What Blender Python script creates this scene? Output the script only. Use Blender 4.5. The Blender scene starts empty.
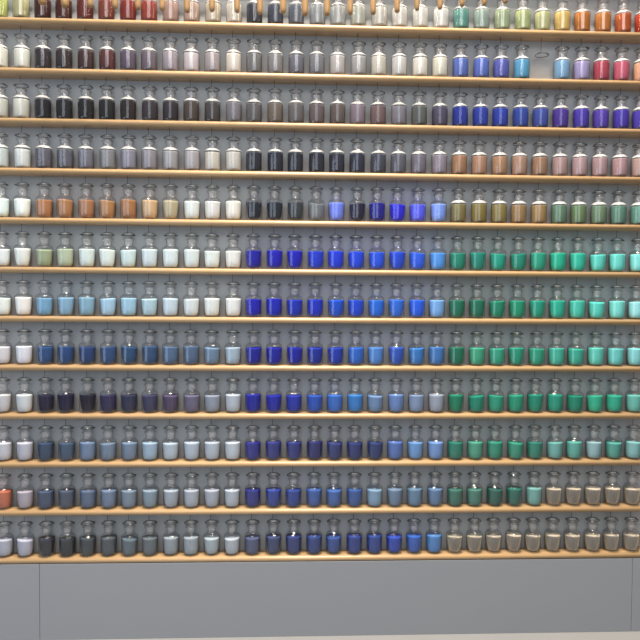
import bpy, bmesh, math, random
from mathutils import Matrix, Vector
random.seed(7)
S = bpy.context.scene
COL = S.collection
PI = math.pi

# ---------------------------------------------------------------- layout (metres)
PITCH, ROWP, NCOL, NROW = 0.081, 0.18886, 32, 12
ZSH1 = 2.383                      # top face of the uppermost shelf
TH, DEPTH = 0.022, 0.070          # shelf board thickness and depth (front edge at y = 0, wall at y = DEPTH)
JY = 0.0345                        # jar axis behind the shelf's front edge
XL, XR = -1.50, 1.50              # ends of the boards

# ---------------------------------------------------------------- materials
def lin(c):
    return tuple((v/255/12.92) if v <= 10.3 else ((v/255+0.055)/1.055)**2.4 for v in c)

def principled(name, col=(0.8, 0.8, 0.8), rough=0.5, metal=0.0, spec=0.5):
    m = bpy.data.materials.new(name); m.use_nodes = True
    b = m.node_tree.nodes['Principled BSDF']
    b.inputs['Base Color'].default_value = (*col, 1)
    b.inputs['Roughness'].default_value = rough
    b.inputs['Metallic'].default_value = metal
    b.inputs['Specular IOR Level'].default_value = spec
    return m, m.node_tree, b

def mat_wood(name, c1, c2, scale=(2.0, 40, 40), rough=0.5, coat=0.0):
    m, t, b = principled(name, c1, rough)
    N = t.nodes; L = t.links
    tc = N.new('ShaderNodeTexCoord'); mp = N.new('ShaderNodeMapping')
    mp.inputs['Scale'].default_value = scale
    no = N.new('ShaderNodeTexNoise'); no.inputs['Scale'].default_value = 3; no.inputs['Detail'].default_value = 6
    cr = N.new('ShaderNodeValToRGB')
    cr.color_ramp.elements[0].position = 0.3; cr.color_ramp.elements[0].color = (*c2, 1)
    cr.color_ramp.elements[1].position = 0.7; cr.color_ramp.elements[1].color = (*c1, 1)
    L.new(tc.outputs['Object'], mp.inputs['Vector']); L.new(mp.outputs['Vector'], no.inputs['Vector'])
    L.new(no.outputs['Fac'], cr.inputs['Fac']); L.new(cr.outputs['Color'], b.inputs['Base Color'])
    b.inputs['Coat Weight'].default_value = coat; b.inputs['Coat Roughness'].default_value = 0.3
    return m

def mat_noise(name, c1, c2, scale, rough, bump=0.0):
    m, t, b = principled(name, c1, rough)
    N = t.nodes; L = t.links
    tc = N.new('ShaderNodeTexCoord')
    no = N.new('ShaderNodeTexNoise'); no.inputs['Scale'].default_value = scale; no.inputs['Detail'].default_value = 5
    mx = N.new('ShaderNodeMix'); mx.data_type = 'RGBA'
    mx.inputs[6].default_value = (*c1, 1); mx.inputs[7].default_value = (*c2, 1)
    L.new(tc.outputs['Object'], no.inputs['Vector']); L.new(no.outputs['Fac'], mx.inputs[0])
    L.new(mx.outputs[2], b.inputs['Base Color'])
    if bump:
        bp = N.new('ShaderNodeBump'); bp.inputs['Strength'].default_value = bump
        L.new(no.outputs['Fac'], bp.inputs['Height']); L.new(bp.outputs['Normal'], b.inputs['Normal'])
    return m

def mat_glass(name, edge=0.55, body=0.97, gloss_rough=0.06, film=0.012):
    """thin-walled clear glass: transmits straight through, loses a little light on the long path at its edges,
    reflects more at grazing angles, film mixes in white to paint haze and highlights"""
    m = bpy.data.materials.new(name); m.use_nodes = True
    t = m.node_tree; N = t.nodes; L = t.links
    N.remove(N['Principled BSDF'])
    out = N['Material Output']
    lw = N.new('ShaderNodeLayerWeight'); lw.inputs['Blend'].default_value = 0.5
    p2 = N.new('ShaderNodeMath'); p2.operation = 'POWER'; p2.inputs[1].default_value = 3.0
    p5 = N.new('ShaderNodeMath'); p5.operation = 'POWER'; p5.inputs[1].default_value = 5.0
    mr = N.new('ShaderNodeMapRange'); mr.inputs['To Min'].default_value = 0.08; mr.inputs['To Max'].default_value = 0.8
    L.new(lw.outputs['Facing'], p2.inputs[0]); L.new(lw.outputs['Facing'], p5.inputs[0]); L.new(p5.outputs[0], mr.inputs['Value'])
    mp = N.new('ShaderNodeMix'); mp.data_type = 'RGBA'
    mp.inputs[6].default_value = (body, body, body, 1)
    mp.inputs[7].default_value = (edge*0.98, edge, edge*0.99, 1)
    L.new(p2.outputs[0], mp.inputs[0])
    tr = N.new('ShaderNodeBsdfTransparent'); L.new(mp.outputs[2], tr.inputs['Color'])
    gl = N.new('ShaderNodeBsdfGlossy'); gl.inputs['Roughness'].default_value = gloss_rough
    df = N.new('ShaderNodeBsdfDiffuse'); df.inputs['Color'].default_value = (0.8, 0.8, 0.8, 1)
    dm = N.new('ShaderNodeMixShader'); dm.inputs['Fac'].default_value = film
    L.new(tr.outputs[0], dm.inputs[1]); L.new(df.outputs[0], dm.inputs[2])
    mx = N.new('ShaderNodeMixShader')
    L.new(mr.outputs[0], mx.inputs['Fac']); L.new(dm.outputs[0], mx.inputs[1]); L.new(gl.outputs[0], mx.inputs[2])
    L.new(mx.outputs[0], out.inputs['Surface'])
    return m

def mat_frost(name, col, trans):
    m = bpy.data.materials.new(name); m.use_nodes = True
    t = m.node_tree; N = t.nodes; L = t.links
    N.remove(N['Principled BSDF']); out = N['Material Output']
    d = N.new('ShaderNodeBsdfDiffuse'); d.inputs['Color'].default_value = (*col, 1)
    tr = N.new('ShaderNodeBsdfTransparent')
    mx = N.new('ShaderNodeMixShader'); mx.inputs['Fac'].default_value = trans
    gl = N.new('ShaderNodeBsdfGlossy'); gl.inputs['Roughness'].default_value = 0.25
    mx2 = N.new('ShaderNodeMixShader'); mx2.inputs['Fac'].default_value = 0.06
    L.new(d.outputs[0], mx.inputs[1]); L.new(tr.outputs[0], mx.inputs[2])
    L.new(mx.outputs[0], mx2.inputs[1]); L.new(gl.outputs[0], mx2.inputs[2])
    L.new(mx2.outputs[0], out.inputs['Surface'])
    return m

def mat_pigment(name):
    """loose mineral powder; its hue is the object's own colour, broken by a fine grain"""
    m, t, b = principled(name, rough=0.85, spec=0.25)
    N = t.nodes; L = t.links
    oi = N.new('ShaderNodeObjectInfo'); tc = N.new('ShaderNodeTexCoord')
    no = N.new('ShaderNodeTexNoise'); no.inputs['Scale'].default_value = 160; no.inputs['Detail'].default_value = 4
    mr = N.new('ShaderNodeMapRange'); mr.inputs['To Min'].default_value = 0.86; mr.inputs['To Max'].default_value = 1.12
    mx = N.new('ShaderNodeVectorMath'); mx.operation = 'SCALE'
    L.new(tc.outputs['Object'], no.inputs['Vector']); L.new(no.outputs['Fac'], mr.inputs['Value'])
    L.new(oi.outputs['Color'], mx.inputs[0]); L.new(mr.outputs[0], mx.inputs['Scale'])
    L.new(mx.outputs[0], b.inputs['Base Color'])
    return m

def mat_rim(name, col, lo, hi, power):
    """a cream layer painting refracted light: faint seen face on, dense where the sight line runs along it"""
    m = bpy.data.materials.new(name); m.use_nodes = True
    t = m.node_tree; N = t.nodes; L = t.links
    N.remove(N['Principled BSDF']); out = N['Material Output']
    lw = N.new('ShaderNodeLayerWeight'); lw.inputs['Blend'].default_value = 0.5
    p = N.new('ShaderNodeMath'); p.operation = 'POWER'; p.inputs[1].default_value = power
    mr = N.new('ShaderNodeMapRange'); mr.inputs['To Min'].default_value = lo; mr.inputs['To Max'].default_value = hi
    d = N.new('ShaderNodeBsdfDiffuse'); d.inputs['Color'].default_value = (*col, 1)
    tr = N.new('ShaderNodeBsdfTransparent'); mx = N.new('ShaderNodeMixShader')
    L.new(lw.outputs['Facing'], p.inputs[0]); L.new(p.outputs[0], mr.inputs['Value']); L.new(mr.outputs[0], mx.inputs['Fac'])
    L.new(tr.outputs[0], mx.inputs[1]); L.new(d.outputs[0], mx.inputs[2]); L.new(mx.outputs[0], out.inputs['Surface'])
    return m

M_WOOD = mat_wood('pale_bamboo_wood', (0.50, 0.330, 0.172), (0.44, 0.282, 0.140), coat=0.7)
M_STICK = mat_wood('tan_stick_wood', (0.33, 0.20, 0.085), (0.27, 0.155, 0.065), (60, 60, 4))
M_WALL = mat_noise('grey_painted_panel', (0.425, 0.445, 0.465), (0.45, 0.47, 0.49), 3, 0.7)
M_LOWER = mat_noise('grey_lower_panel', (0.222, 0.238, 0.272), (0.234, 0.250, 0.284), 3, 0.55)
M_FLOOR = mat_noise('pale_grey_floor', (0.235, 0.24, 0.245), (0.265, 0.27, 0.275), 6, 0.45)
M_GLASS = mat_glass('clear_jar_glass')
M_STOP = mat_glass('clear_stopper_glass', 0.62, 0.94)
M_FROST = mat_frost('ground_glass', (0.70, 0.67, 0.67), 0.72)
M_HIGHLIGHT = mat_glass('pale_highlight_glass', 0.8, 0.95, 0.12, 0.45)  # white mixed in to paint the highlight on shoulders and knobs
M_METAL, _, _ = principled('dark_metal', (0.06, 0.065, 0.065), 0.4, 0.6)
M_PIG = mat_pigment('mineral_powder')
M_RIM = mat_rim('refraction_rim', (0.97, 0.86, 0.66), 0.015, 0.97, 1.4)  # cream colour stands in for light refracted at the jar's edges
M_CORD, _, _ = principled('dark_cord', (0.12, 0.09, 0.06), 0.8)

# ---------------------------------------------------------------- mesh helpers
def lathe(bm, prof, n=24, mi=0, smooth=True, tilt=None):
    rings = []
    for r, z in prof:
        if r < 1e-6:
            rings.append([bm.verts.new((0, 0, z))])
        else:
            rings.append([bm.verts.new((r*math.cos(2*PI*i/n), r*math.sin(2*PI*i/n), z)) for i in range(n)])
    for a, b in zip(rings, rings[1:]):
        for i in range(n):
            j = (i+1) % n
            if len(a) == 1 and len(b) == 1: continue
            if len(a) == 1: f = bm.faces.new((a[0], b[j], b[i]))
            elif len(b) == 1: f = bm.faces.new((a[i], a[j], b[0]))
            else: f = bm.faces.new((a[i], a[j], b[j], b[i]))
            f.material_index = mi; f.smooth = smooth
    return rings

def add_box(bm, x0, x1, y0, y1, z0, z1):
    v = [bm.verts.new(p) for p in ((x0,y0,z0),(x1,y0,z0),(x1,y1,z0),(x0,y1,z0),(x0,y0,z1),(x1,y0,z1),(x1,y1,z1),(x0,y1,z1))]
    for q in ((0,3,2,1),(4,5,6,7),(0,1,5,4),(1,2,6,5),(2,3,7,6),(3,0,4,7)):
        bm.faces.new([v[i] for i in q])

def add_rod(bm, p0, p1, r, n=8):
    p0, p1 = Vector(p0), Vector(p1); d = (p1-p0).normalized()
    u = d.orthogonal().normalized(); w = d.cross(u)
    a = [bm.verts.new(p0+r*(u*math.cos(2*PI*i/n)+w*math.sin(2*PI*i/n))) for i in range(n)]
    b = [bm.verts.new(p1+r*(u*math.cos(2*PI*i/n)+w*math.sin(2*PI*i/n))) for i in range(n)]
    for i in range(n):
        f = bm.faces.new((a[i], a[(i+1)%n], b[(i+1)%n], b[i])); f.smooth = True
    bm.faces.new(a[::-1]); bm.faces.new(b)

def add_torus(bm, R, r, z, n=24, m=8):
    g = [[bm.verts.new(((R+r*math.cos(2*PI*j/m))*math.cos(2*PI*i/n), (R+r*math.cos(2*PI*j/m))*math.sin(2*PI*i/n), z+r*math.sin(2*PI*j/m))) for j in range(m)] for i in range(n)]
    for i in range(n):
        for j in range(m):
            f = bm.faces.new((g[i][j], g[(i+1)%n][j], g[(i+1)%n][(j+1)%m], g[i][(j+1)%m])); f.smooth = True

def mesh(name, bm, mats):
    bmesh.ops.recalc_face_normals(bm, faces=bm.faces)
    me = bpy.data.meshes.new(name); bm.to_mesh(me); bm.free()
    for m in (mats if isinstance(mats, (list, tuple)) else [mats]): me.materials.append(m)
    return me

def link(name, me, parent=None, loc=(0, 0, 0)):
    o = bpy.data.objects.new(name, me); COL.objects.link(o)
    o.location = loc
    if parent: o.parent = parent
    return o

def thing(name, label, cat, loc=(0, 0, 0), group=None, me=None):
    o = bpy.data.objects.new(name, me); COL.objects.link(o); o.location = loc
    if me is None: o.empty_display_size = 0.05
    o['label'] = label; o['category'] = cat
    if group: o['group'] = group
    return o

def structure(name, me):
    o = link(name, me); o['kind'] = 'structure'; return o

# ---------------------------------------------------------------- setting
ZF = -0.017                        # floor level
ZB = ZSH1 - (NROW-1)*ROWP          # top of the lowest shelf
bm = bmesh.new(); add_box(bm, -2.6, 2.6, DEPTH, DEPTH+0.12, ZF, 3.3)
structure('wall_back', mesh('wall_back', bm, M_WALL))
bm = bmesh.new()
edges = [-2.6, -1.110, 1.250, 2.6]
for a, b in zip(edges, edges[1:]):
    add_box(bm, a+0.0007, b-0.0007, 0.002, DEPTH, ZF, ZB-TH)
bmesh.ops.bevel(bm, geom=[e for e in bm.edges], offset=0.0008, segments=1, affect='EDGES')
add_box(bm, -2.59, 2.59, 0.03, DEPTH-0.002, ZF+0.001, ZB-TH-0.004)
structure('wall_lower', mesh('wall_lower', bm, M_LOWER))
bm = bmesh.new(); add_box(bm, -4, 4, -6.0, DEPTH+0.12, ZF-0.1, ZF)
structure('floor', mesh('floor', bm, M_FLOOR))

bm = bmesh.new(); add_box(bm, -1.5, 1.5, 0.012, DEPTH, ZSH1+ROWP-TH, ZSH1+ROWP)  # unseen ledge, added to shade the wall behind the top row
structure('shade_ledge_1', mesh('shade_ledge_1', bm, M_WOOD))

# ---------------------------------------------------------------- shelves
def board_mesh():
    R = TH/2
    prof = [(DEPTH, 0), (DEPTH, -TH)]
    for k in range(15):
        a = 1.5*PI - k*PI/14
        prof.append((R+R*math.cos(a), -R+R*math.sin(a)))
    bm = bmesh.new()
    va = [bm.verts.new((XL, y, z)) for y, z in prof]; vb = [bm.verts.new((XR, y, z)) for y, z in prof]
    n = len(prof)
    for i in range(n):
        f = bm.faces.new((va[i], vb[i], vb[(i+1)%n], va[(i+1)%n]))
        if 2 <= i < n-1: f.smooth = True
    bm.faces.new(va[::-1]); bm.faces.new(vb)
    return mesh('board', bm, M_WOOD)
ME_BOARD = board_mesh()

JAR_TOP, RING = 0.1352, 0.1275
def retainer_mesh(zring, zrod):
    """ring that rests on the stopper, crossbar, and the rod up to the board above (z = 0 at the board's underside)"""
    bm = bmesh.new()
    add_torus(bm, 0.0265, 0.0013, zring)
    zb = zring + JAR_TOP - RING + 0.0016
    add_rod(bm, (-0.0265, 0, zring), (-0.0135, 0, zb), 0.0011)
    add_rod(bm, (-0.0139, 0, zb), (0.0139, 0, zb), 0.0011)
    add_rod(bm, (0.0135, 0, zb), (0.0265, 0, zring), 0.0011)
    add_rod(bm, (-0.004, 0, zb), (-0.004, 0, zrod), 0.0009)
    return mesh('jar_retainer', bm, M_METAL)
ME_RET = retainer_mesh(-(ROWP-TH-RING), 0.0)
ME_RET_LOW = retainer_mesh(-0.066, 0.0)

ORD = 'first second third fourth fifth sixth seventh eighth ninth tenth eleventh twelfth thirteenth fourteenth fifteenth sixteenth'.split()
MISSING = {(1, 26)}
colx = lambda c: (c-(NCOL-1)/2)*PITCH
shelf_note = {0: 'topmost, behind the hanging sticks', 1: 'second from the top, with one empty place', NROW-1: 'lowest, just above the grey panel'}
JIT = {}
for r in range(NROW):
    for c in range(NCOL):
        JIT[r, c] = (random.uniform(-0.0016, 0.0016), random.uniform(-0.0015, 0.0015))
for r in range(NROW):
    z = ZSH1 - r*ROWP
    if r in shelf_note: lab = 'long pale wooden wall shelf, ' + shelf_note[r]
    elif r < 6: lab = 'long pale wooden wall shelf full of jars, %s from the top' % ORD[r]
    else: lab = 'long pale wooden wall shelf full of jars, %s from the bottom' % ORD[NROW-1-r]
    sh = thing('wall_shelf', lab, 'shelf', (0, 0, z), 'wooden shelves for the pigment jars')
    link('board', ME_BOARD, sh)
    if r < NROW-1:
        for c in range(NCOL):
            low = (r+1, c) in MISSING
            jx, jy = JIT[r+1, c]
            link('jar_retainer', ME_RET_LOW if low else ME_RET, sh, (colx(c)+jx, JY+jy, -TH))

# ---------------------------------------------------------------- jars
def neck(rb, zb):
    """outer profile from the shoulder upwards"""
    return [(rb, zb), (rb*0.985, zb+0.003), (rb*0.93, zb+0.0062), (rb*0.82, zb+0.0092), (rb*0.69, zb+0.0118), (0.0182, zb+0.0140),
            (0.0172, zb+0.0170), (0.0170, 0.100), (0.0174, 0.105), (0.0190, 0.1087), (0.0222, 0.1107), (0.0228, 0.1125), (0.0218, 0.1139), (0.0165, 0.1141)]
def glass_mesh(rb, zb, base, shoulder):
    bm = bmesh.new(); lathe(bm, [(0, 0.0035), (rb*0.6, 0.002)] + base + neck(rb, zb), 32)
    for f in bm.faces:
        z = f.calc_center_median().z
        if shoulder and zb+0.002 < z < zb+0.0135: f.material_index = 1  # shoulder band gets the painted highlight
    return mesh('glass_body', bm, [M_GLASS, M_HIGHLIGHT])
ME_GB = glass_mesh(0.0308, 0.0755, [(0.0255, 0.0), (0.0290, 0.0012), (0.0304, 0.005), (0.0308, 0.0085), (0.0308, 0.0092), (0.0308, 0.010), (0.0308, 0.0740), (0.0308, 0.0748)], True)
ME_GJ = glass_mesh(0.0322, 0.0735, [(0.0230, 0.0), (0.0282, 0.0022), (0.0310, 0.0075), (0.0320, 0.0125), (0.0321, 0.0135), (0.0321, 0.0145), (0.0322, 0.0715), (0.0322, 0.0726)], False)
def stopper_mesh():
    bm = bmesh.new()
    lathe(bm, [(0, 0.0870), (0.0100, 0.0880), (0.0140, 0.0910), (0.0160, 0.0960), (0.0162, 0.1110)], 20, 1)
    lathe(bm, [(0.0162, 0.1110), (0.0150, 0.1150), (0.0160, 0.1195), (0.0215, 0.1230), (0.0238, 0.1260), (0.0236, 0.1285), (0.0200, 0.1300), (0.0125, 0.1306)], 24, 0)
    lathe(bm, [(0.0125, 0.1306), (0.0124, 0.1328), (0.0112, 0.1343), (0.0080, 0.1349), (0, JAR_TOP)], 24, 2)  # knob with the same painted highlight
    return mesh('stopper', bm, [M_STOP, M_FROST, M_HIGHLIGHT])
ME_ST = stopper_mesh()
def tilt_top(rings, k, amt, ang, rough):
    """leave the loose powder's top uneven"""
    h = max(v.co.z for ri in rings for v in ri)
    for n, ri in enumerate(rings):
        for v in ri:
            w = max(0.0, (v.co.z-0.4*h)/(0.6*h))
            v.co.z += w*amt*(v.co.x*math.cos(ang)+v.co.y*math.sin(ang))/0.03
            if n >= len(rings)-k: v.co.z += rough*random.uniform(-1, 1)
def fill_bottle(h, tilt=0.0):
    bm = bmesh.new()
    g = lathe(bm, [(0, 0.0055), (0.024, 0.0055), (0.0278, 0.0070), (0.0290, 0.0115), (0.0295, 0.030), (0.0297, h-0.003), (0.0288, h), (0.018, h+0.001), (0, h+0.0015)], 24)
    tilt_top(g, 2, tilt, random.uniform(0, 6.3), 0.0003)
    return mesh('pigment', bm, M_PIG)
def fill_jar(h, t, tilt, mat):
    """t: taper of the tub-shaped filling above the thick glass base"""
    bm = bmesh.new()
    rt = 0.0302; rbm = rt*(1-t)
    P = [(0, 0.0055), (rbm*0.62, 0.0058), (rbm*0.86, 0.0082), (rbm*0.97, 0.0145)]
    for k in range(1, 5): P.append((rbm+(rt-rbm)*(k/4)**0.8, 0.0145+(h-0.0175)*(k/4)*0.97))
    P += [(rt, h-0.0015), (rt-0.001, h), (0.019, h+0.0002), (0.009, h+0.0006), (0, h+0.0008)]
    g = lathe(bm, P, 24)
    tilt_top(g, 3, tilt, random.uniform(0, 6.3), 0.0004)
    return mesh('pigment', bm, mat)
FB = [fill_bottle(0.0735), fill_bottle(0.0745), fill_bottle(0.0725, 0.0006)]
FJ = [fill_jar(h, t, tl, M_PIG) for h, t, tl in ((0.0710, 0.13, 0.0004), (0.0725, 0.10, 0.001), (0.0690, 0.18, 0.0022), (0.0685, 0.12, 0.0008), (0.0715, 0.24, 0.0005), (0.0680, 0.15, 0.0030), (0.0700, 0.09, 0.0012), (0.0725, 0.14, 0.0003))]
def fill_clear(h, t, tilt):
    """clear crystal grains: greyish mass inside a cream shell that paints the refracted edge light"""
    me = fill_jar(h, t, tilt, [M_PIG, M_RIM])
    bm = bmesh.new(); bm.from_mesh(me)
    core = bm.verts[:]
    g = bmesh.ops.duplicate(bm, geom=bm.verts[:]+bm.edges[:]+bm.faces[:])
    for e in g['geom']:
        if isinstance(e, bmesh.types.BMFace): e.material_index = 1
    for v in core:
        v.co.x *= 0.87; v.co.y *= 0.87; v.co.z = 0.0098+(v.co.z-0.0055)*0.93
    bm.to_mesh(me); bm.free()
    return me
FC = [fill_clear(h, t, tl) for h, t, tl in ((0.0680, 0.27, 0.001), (0.0665, 0.24, 0.0005), (0.0695, 0.30, 0.0015))]

CLEAR = (112, 104, 96)
def P(s): return [tuple(int(v) for v in q.split(',')) for q in s.split()]
ROWS = [
 P('210,220,130 205,200,150 85,35,35 95,45,40 125,65,60 150,85,75 150,65,58 175,85,75 200,165,150 215,185,165 230,215,190 245,235,215 75,80,90 90,95,110 120,125,135 175,180,180 200,202,195 205,207,190 235,230,215 250,245,230 253,250,235 255,252,240 120,180,165 175,195,180 185,200,160 195,205,145 210,210,155 235,200,120 205,130,70 210,135,75 205,105,60 200,80,50'),
 P('215,215,200 220,220,205 60,45,65 62,42,60 75,45,60 95,55,65 100,90,105 115,105,115 165,155,160 205,195,195 170,160,160 225,215,200 120,120,120 140,138,138 115,115,125 130,130,135 190,185,180 170,168,165 205,200,185 205,203,195 225,220,205 220,215,195 95,115,185 95,115,190 95,100,175 95,160,195 0,0,0 125,165,195 160,150,190 170,75,90 190,95,115 225,170,140'),
 P('215,215,200 225,225,210 42,42,62 35,38,58 38,36,50 42,42,60 65,50,55 75,70,75 70,66,72 95,85,82 90,85,85 145,140,145 115,112,112 130,118,108 125,120,120 125,112,112 120,110,105 155,140,148 135,112,112 145,140,148 110,112,108 98,92,112 55,75,165 58,78,170 58,78,175 65,85,165 75,90,165 85,65,150 80,65,165 90,70,165 78,60,165 85,70,170'),
 P('205,215,210 220,225,218 105,103,112 105,105,115 122,122,132 140,140,142 145,143,155 150,145,150 170,168,168 180,175,175 215,210,195 215,210,198 48,52,72 50,54,75 48,54,72 50,56,72 55,60,78 62,66,82 82,84,96 105,105,115 125,120,132 150,142,152 170,130,100 180,140,115 178,140,110 180,145,125 165,130,105 180,150,145 185,155,155 180,150,150 185,150,150 190,160,150'),
 P('210,222,230 222,232,238 160,110,75 160,115,78 155,110,78 165,120,80 155,110,75 195,160,120 180,165,130 215,215,205 215,210,200 222,215,200 42,48,55 44,50,56 62,66,68 112,114,114 110,125,225 48,45,62 38,28,125 52,48,195 85,90,220 120,145,230 140,130,85 145,130,80 150,135,85 165,135,95 170,140,95 110,140,115 115,140,100 120,145,115 105,145,125 110,160,140'),
 P('215,218,215 225,228,225 150,158,125 170,178,150 205,215,205 218,230,228 205,220,225 205,215,220 210,218,222 215,220,222 222,228,230 228,228,225 45,40,145 40,42,165 38,45,175 45,65,185 45,65,200 45,75,205 50,85,205 48,80,200 55,95,210 85,145,225 45,130,105 45,135,115 45,150,125 45,135,110 50,150,120 45,165,130 55,175,145 95,200,180 105,200,185 130,210,200'),
 P('222,228,238 232,236,242 115,155,180 135,170,190 130,165,180 165,195,212 155,190,205 175,200,205 195,208,212 215,218,218 222,222,220 225,222,215 45,45,160 40,50,165 40,58,165 42,58,175 45,85,190 42,75,190 50,105,200 60,110,205 50,95,210 120,165,220 38,110,85 35,110,85 38,130,100 40,140,105 45,150,120 50,165,135 75,180,155 90,195,175 120,205,190 150,210,205'),
 P('205,200,198 215,212,215 55,78,115 52,75,115 50,68,105 58,80,115 55,80,110 60,80,108 85,105,130 85,102,125 110,130,150 160,175,185 45,48,140 42,48,145 45,50,150 45,58,145 48,65,160 55,100,180 85,130,190 60,90,175 65,120,180 70,115,170 40,110,85 70,155,120 60,150,120 50,145,115 55,145,115 70,165,140 65,160,135 95,185,165 105,185,175 130,195,190'),
 P('195,192,190 200,200,198 42,42,60 44,44,62 45,44,55 58,55,78 55,58,75 68,68,90 85,75,95 105,100,118 140,145,155 175,180,185 45,50,140 48,52,150 50,60,150 55,85,165 65,105,175 65,120,180 110,135,165 105,130,175 125,140,165 150,155,165 35,125,95 45,130,105 55,145,115 50,140,110 45,130,105 50,140,115 35,125,100 60,165,130 55,155,125 105,170,155'),
 P('185,182,185 178,175,182 55,70,90 65,82,102 105,122,145 110,125,142 115,130,148 150,168,182 170,180,186 170,178,186 172,178,184 180,185,188 42,48,120 50,55,115 48,55,115 45,48,95 48,58,105 42,55,100 42,58,100 85,110,165 105,145,190 110,140,185 45,115,95 75,145,120 50,130,105 55,135,110 50,120,100 105,160,150 90,155,140 140,170,170 80,145,130 120,165,160'),
 P('175,100,75 165,155,160 65,75,95 70,78,92 85,98,118 105,118,138 115,128,140 130,145,155 158,165,172 160,165,172 165,168,175 170,175,180 40,50,115 48,65,135 45,65,130 60,90,150 65,95,150 55,85,140 120,145,165 105,125,145 95,120,140 95,120,150 60,105,90 70,115,100 40,90,78 45,100,85 110,155,145') + [CLEAR]*5,
 P('165,165,172 170,168,178 42,48,55 45,50,55 60,65,68 72,78,82 90,102,107 95,102,105 140,146,148 145,152,155 160,168,170 168,172,175 78,85,110 58,68,100 48,60,105 48,65,115 52,75,130 42,60,120 42,65,125 42,68,155 50,90,165 75,120,170') + [CLEAR]*10,
]
assert all(len(r) == NCOL for r in ROWS), [len(r) for r in ROWS]
VEIL = {True: (0.034, 0.034, 0.036), False: (0.021, 0.022, 0.020)}    # light the glass itself returns
GAIN = {True: (0.70, 0.73, 0.82), False: (1.14, 1.24, 1.40)}          # from the photograph's brightness to the powder's own colour

import colorsys
def colour_name(c):
    r, g, b = [v/255 for v in c]; h, s, v = colorsys.rgb_to_hsv(r, g, b); h *= 360
    if c == CLEAR: return 'clear'
    if s < 0.13:
        n = 'white' if v > .78 else 'pale grey' if v > .6 else 'grey' if v > .42 else 'dark grey' if v > .28 else 'black'
        return n
    if s < 0.32:
        if v < .33: return 'charcoal' if s < .2 else ('blackish plum' if h > 250 or h < 20 else 'blue-black')
        base = 'mauve grey' if h > 255 else 'slate blue' if h > 190 else 'sage green' if h > 80 else 'beige' if h > 30 else 'dusty pink'
        return ('pale ' if v > .68 else '') + base
    if h < 12 or h > 335: base = 'red' if s > .5 else 'dusty red'
    elif h < 26: base = 'orange' if v > .75 else 'rust brown'
    elif h < 48: base = 'amber' if v > .85 else 'tan brown'
    elif h < 75: base = 'yellow' if v > .7 else 'olive'
    elif h < 140: base = 'green'
    elif h < 172: base = 'green' if v < .62 else 'sea green'
    elif h < 195: base = 'turquoise'
    elif h < 222: base = 'blue'
    elif h < 246: base = 'ultramarine' if s > .6 else 'blue'
    elif h < 285: base = 'violet'
    else: base = 'plum'
    if v < .42 and base not in ('rust brown', 'olive'): return 'dark ' + base
    if s < .5 and v > .68 and base not in ('amber', 'dusty red', 'yellow'): return 'light ' + base
    return base

def place_words(r, c):
    present = [k for k in range(NCOL) if (r, k) not in MISSING]
    i = present.index(c); n = len(present)
    side = '%s from left' % ORD[i] if i < 16 else '%s from right' % ORD[n-1-i]
    row = '%s shelf from top' % ORD[r] if r < 6 else '%s shelf from bottom' % ORD[NROW-1-r]
    if r == 0: row = 'top shelf'
    if r == NROW-1: row = 'bottom shelf'
    return '%s on %s' % (side, row)

for r in range(NROW):
    z = ZSH1 - r*ROWP
    for c in range(NCOL):
        if (r, c) in MISSING: continue
        rgb = ROWS[r][c]
        bottle = r < 4 or (r == 4 and c >= 22)
        clear = rgb == CLEAR
        cn = colour_name(rgb)
        jx, jy = JIT[r, c]
        if bottle:
            lab = 'glass bottle filled with %s pigment, %s' % (cn, place_words(r, c))
            t = thing('pigment_bottle', lab, 'bottle', (colx(c)+jx, JY+jy, z), 'full pigment bottles on the upper shelves')
            link('glass_body', ME_GB, t); fill = link('pigment', random.choice(FB), t)
        else:
            lab = 'glass jar of %s %s, %s' % (cn, 'grains' if clear else 'powder', place_words(r, c))
            t = thing('pigment_jar', lab, 'jar', (colx(c)+jx, JY+jy, z), 'glass jars of powdered pigment on the shelves')
            link('glass_body', ME_GJ, t); fill = link('pigment', random.choice(FC if clear else FJ), t)
        link('stopper', ME_ST, t)
        t.rotation_euler.z = random.uniform(0, 6.28)
        fill.color = (*[min(0.9, max(0.25*v, 0.005, (v-VEIL[bottle][k])*GAIN[bottle][k])) for k, v in enumerate(lin(rgb))], 1)

# ---------------------------------------------------------------- sticks hanging in front of the top shelf
STICKS = [(42,5,8),(65,8,8),(90,8,6.5),(115,9,6),(138,10,6),(162,11,6),(187,13,6),(212,12,6),(237,13,6),(260,15,6),(283,14,6.5),(305,16,6.5),(327,16,6),(350,15,6),(373,15,6),(397,13,6),(417,11,5.5),(440,10,5.5),(462,7,5.5),(484,6,5.5),(505,4,5.5)]
YS = -0.16                          # a rail a hand's breadth in front of the boards
F = 690.0
CAM = Vector((-0.1413, -2.6938, 1.3365)); YAW, PIT, ROL = -0.0439, -0.03535, -0.00706
RM = Matrix.Rotation(YAW, 3, 'Z') @ Matrix.Rotation(PIT, 3, 'X') @ Matrix.Rotation(ROL, 3, 'Y')
ZRAIL = 2.80
def stick_mesh(rad, ln):
    bm = bmesh.new()
    prof = [(0, 0), (rad*0.35, 0.0008), (rad*0.66, 0.0032), (rad*0.86, 0.0085), (rad*0.95, 0.018), (rad, 0.04), (rad*0.95, ln*0.6), (rad*0.8, ln-0.01), (rad*0.5, ln-0.002), (0, ln)]
    lathe(bm, prof, 16)
    return mesh('hanging_stick', bm, M_STICK)
tips = []
for x, y, w in STICKS:
    d = RM @ Vector(((x-320)/F, 1, -(y-320)/F))
    p = CAM + d*((YS-CAM.y)/d.y)
    tips.append((p.x, p.z, w*0.5*(YS-CAM.y)/F))
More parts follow.
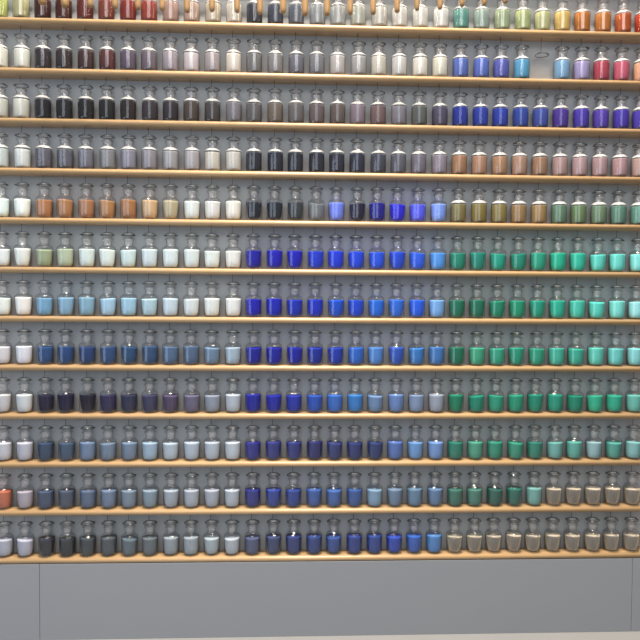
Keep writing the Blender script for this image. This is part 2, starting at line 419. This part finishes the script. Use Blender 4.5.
for i, (x, z, rad) in enumerate(tips):
    ln = 0.22
    side = '%s from left' % ORD[i] if i < 12 else '%s from right' % ORD[len(tips)-1-i]
    t = thing('hanging_stick', 'round-tipped tan wooden stick hanging before top shelf, %s' % side, 'stick', (x, YS, z), 'wooden sticks hanging before the top shelf')
    link('shaft', stick_mesh(rad, ln), t)
    bm = bmesh.new(); add_rod(bm, (0, 0, ln-0.006), (0, 0, ZRAIL-z), 0.0012)
    link('cord', mesh('cord', bm, M_CORD), t)
bm = bmesh.new(); add_rod(bm, (-1.5, YS, ZRAIL+0.008), (1.5, YS, ZRAIL+0.008), 0.009, 12)
for x in (-1.4, 0, 1.4): add_rod(bm, (x, YS, ZRAIL+0.008), (x, DEPTH, ZRAIL+0.008), 0.006, 10)
thing('hanging_rail', 'thin dark metal rail above the top shelf carrying the sticks', 'rail', me=mesh('hanging_rail', bm, M_METAL))

# ---------------------------------------------------------------- camera
cd = bpy.data.cameras.new('camera'); cam = bpy.data.objects.new('camera', cd); COL.objects.link(cam)
cd.sensor_width = 36; cd.lens = 36*F/640; cd.sensor_fit = 'HORIZONTAL'
right, fwd, up = RM.col[0], RM.col[1], RM.col[2]
mw = Matrix((( right.x, up.x, -fwd.x, CAM.x), (right.y, up.y, -fwd.y, CAM.y), (right.z, up.z, -fwd.z, CAM.z), (0, 0, 0, 1)))
cam.matrix_world = mw
S.camera = cam

# ---------------------------------------------------------------- light
def area(name, loc, target, sx, sy, power, col):
    l = bpy.data.lights.new(name, 'AREA'); l.shape = 'RECTANGLE'; l.size = sx; l.size_y = sy
    l.energy = power; l.color = col
    o = bpy.data.objects.new(name, l); COL.objects.link(o); o.location = loc
    o.rotation_euler = (Vector(target)-Vector(loc)).to_track_quat('-Z', 'Y').to_euler()
    return o
for i in range(7):
    x = -1.65 + 0.55*i
    area('ceiling_spot', (x, -1.55, 6.0), (x, 0.0, 1.3), 0.26, 0.26, 124-5*i, (1.0, 0.89, 0.75))
area('ceiling_panel', (0.0, -3.4, 4.0), (0, -0.2, 0.5), 3.2, 1.4, 54, (1.0, 0.95, 0.9))
area('top_strip_lamp', (0.1, -0.42, 3.0), (0.1, 0.0, 2.42), 3.0, 0.06, 9, (1.0, 0.87, 0.68))
area('shop_window', (-0.5, -5.2, 3.25), (0, 0, 1.3), 3.2, 2.8, 56, (0.80, 0.90, 1.0))
area('side_window', (-4.2, -3.2, 1.6), (-0.5, 0, 0.6), 3.4, 2.6, 58, (0.66, 0.82, 1.0))
w = bpy.data.worlds.new('World'); S.world = w; w.use_nodes = True
w.node_tree.nodes['Background'].inputs['Color'].default_value = (0.55, 0.58, 0.62, 1)
w.node_tree.nodes['Background'].inputs['Strength'].default_value = 0.12

S.cycles.transparent_max_bounces = 24
S.cycles.max_bounces = 8
S.cycles.transmission_bounces = 8
S.cycles.caustics_reflective = False
S.cycles.caustics_refractive = False
S.cycles.use_denoising = True
S.view_settings.view_transform = 'Standard'
S.view_settings.look = 'None'
S.view_settings.gamma = 1
S.view_settings.exposure = 0.0
S.view_settings.use_curve_mapping = False
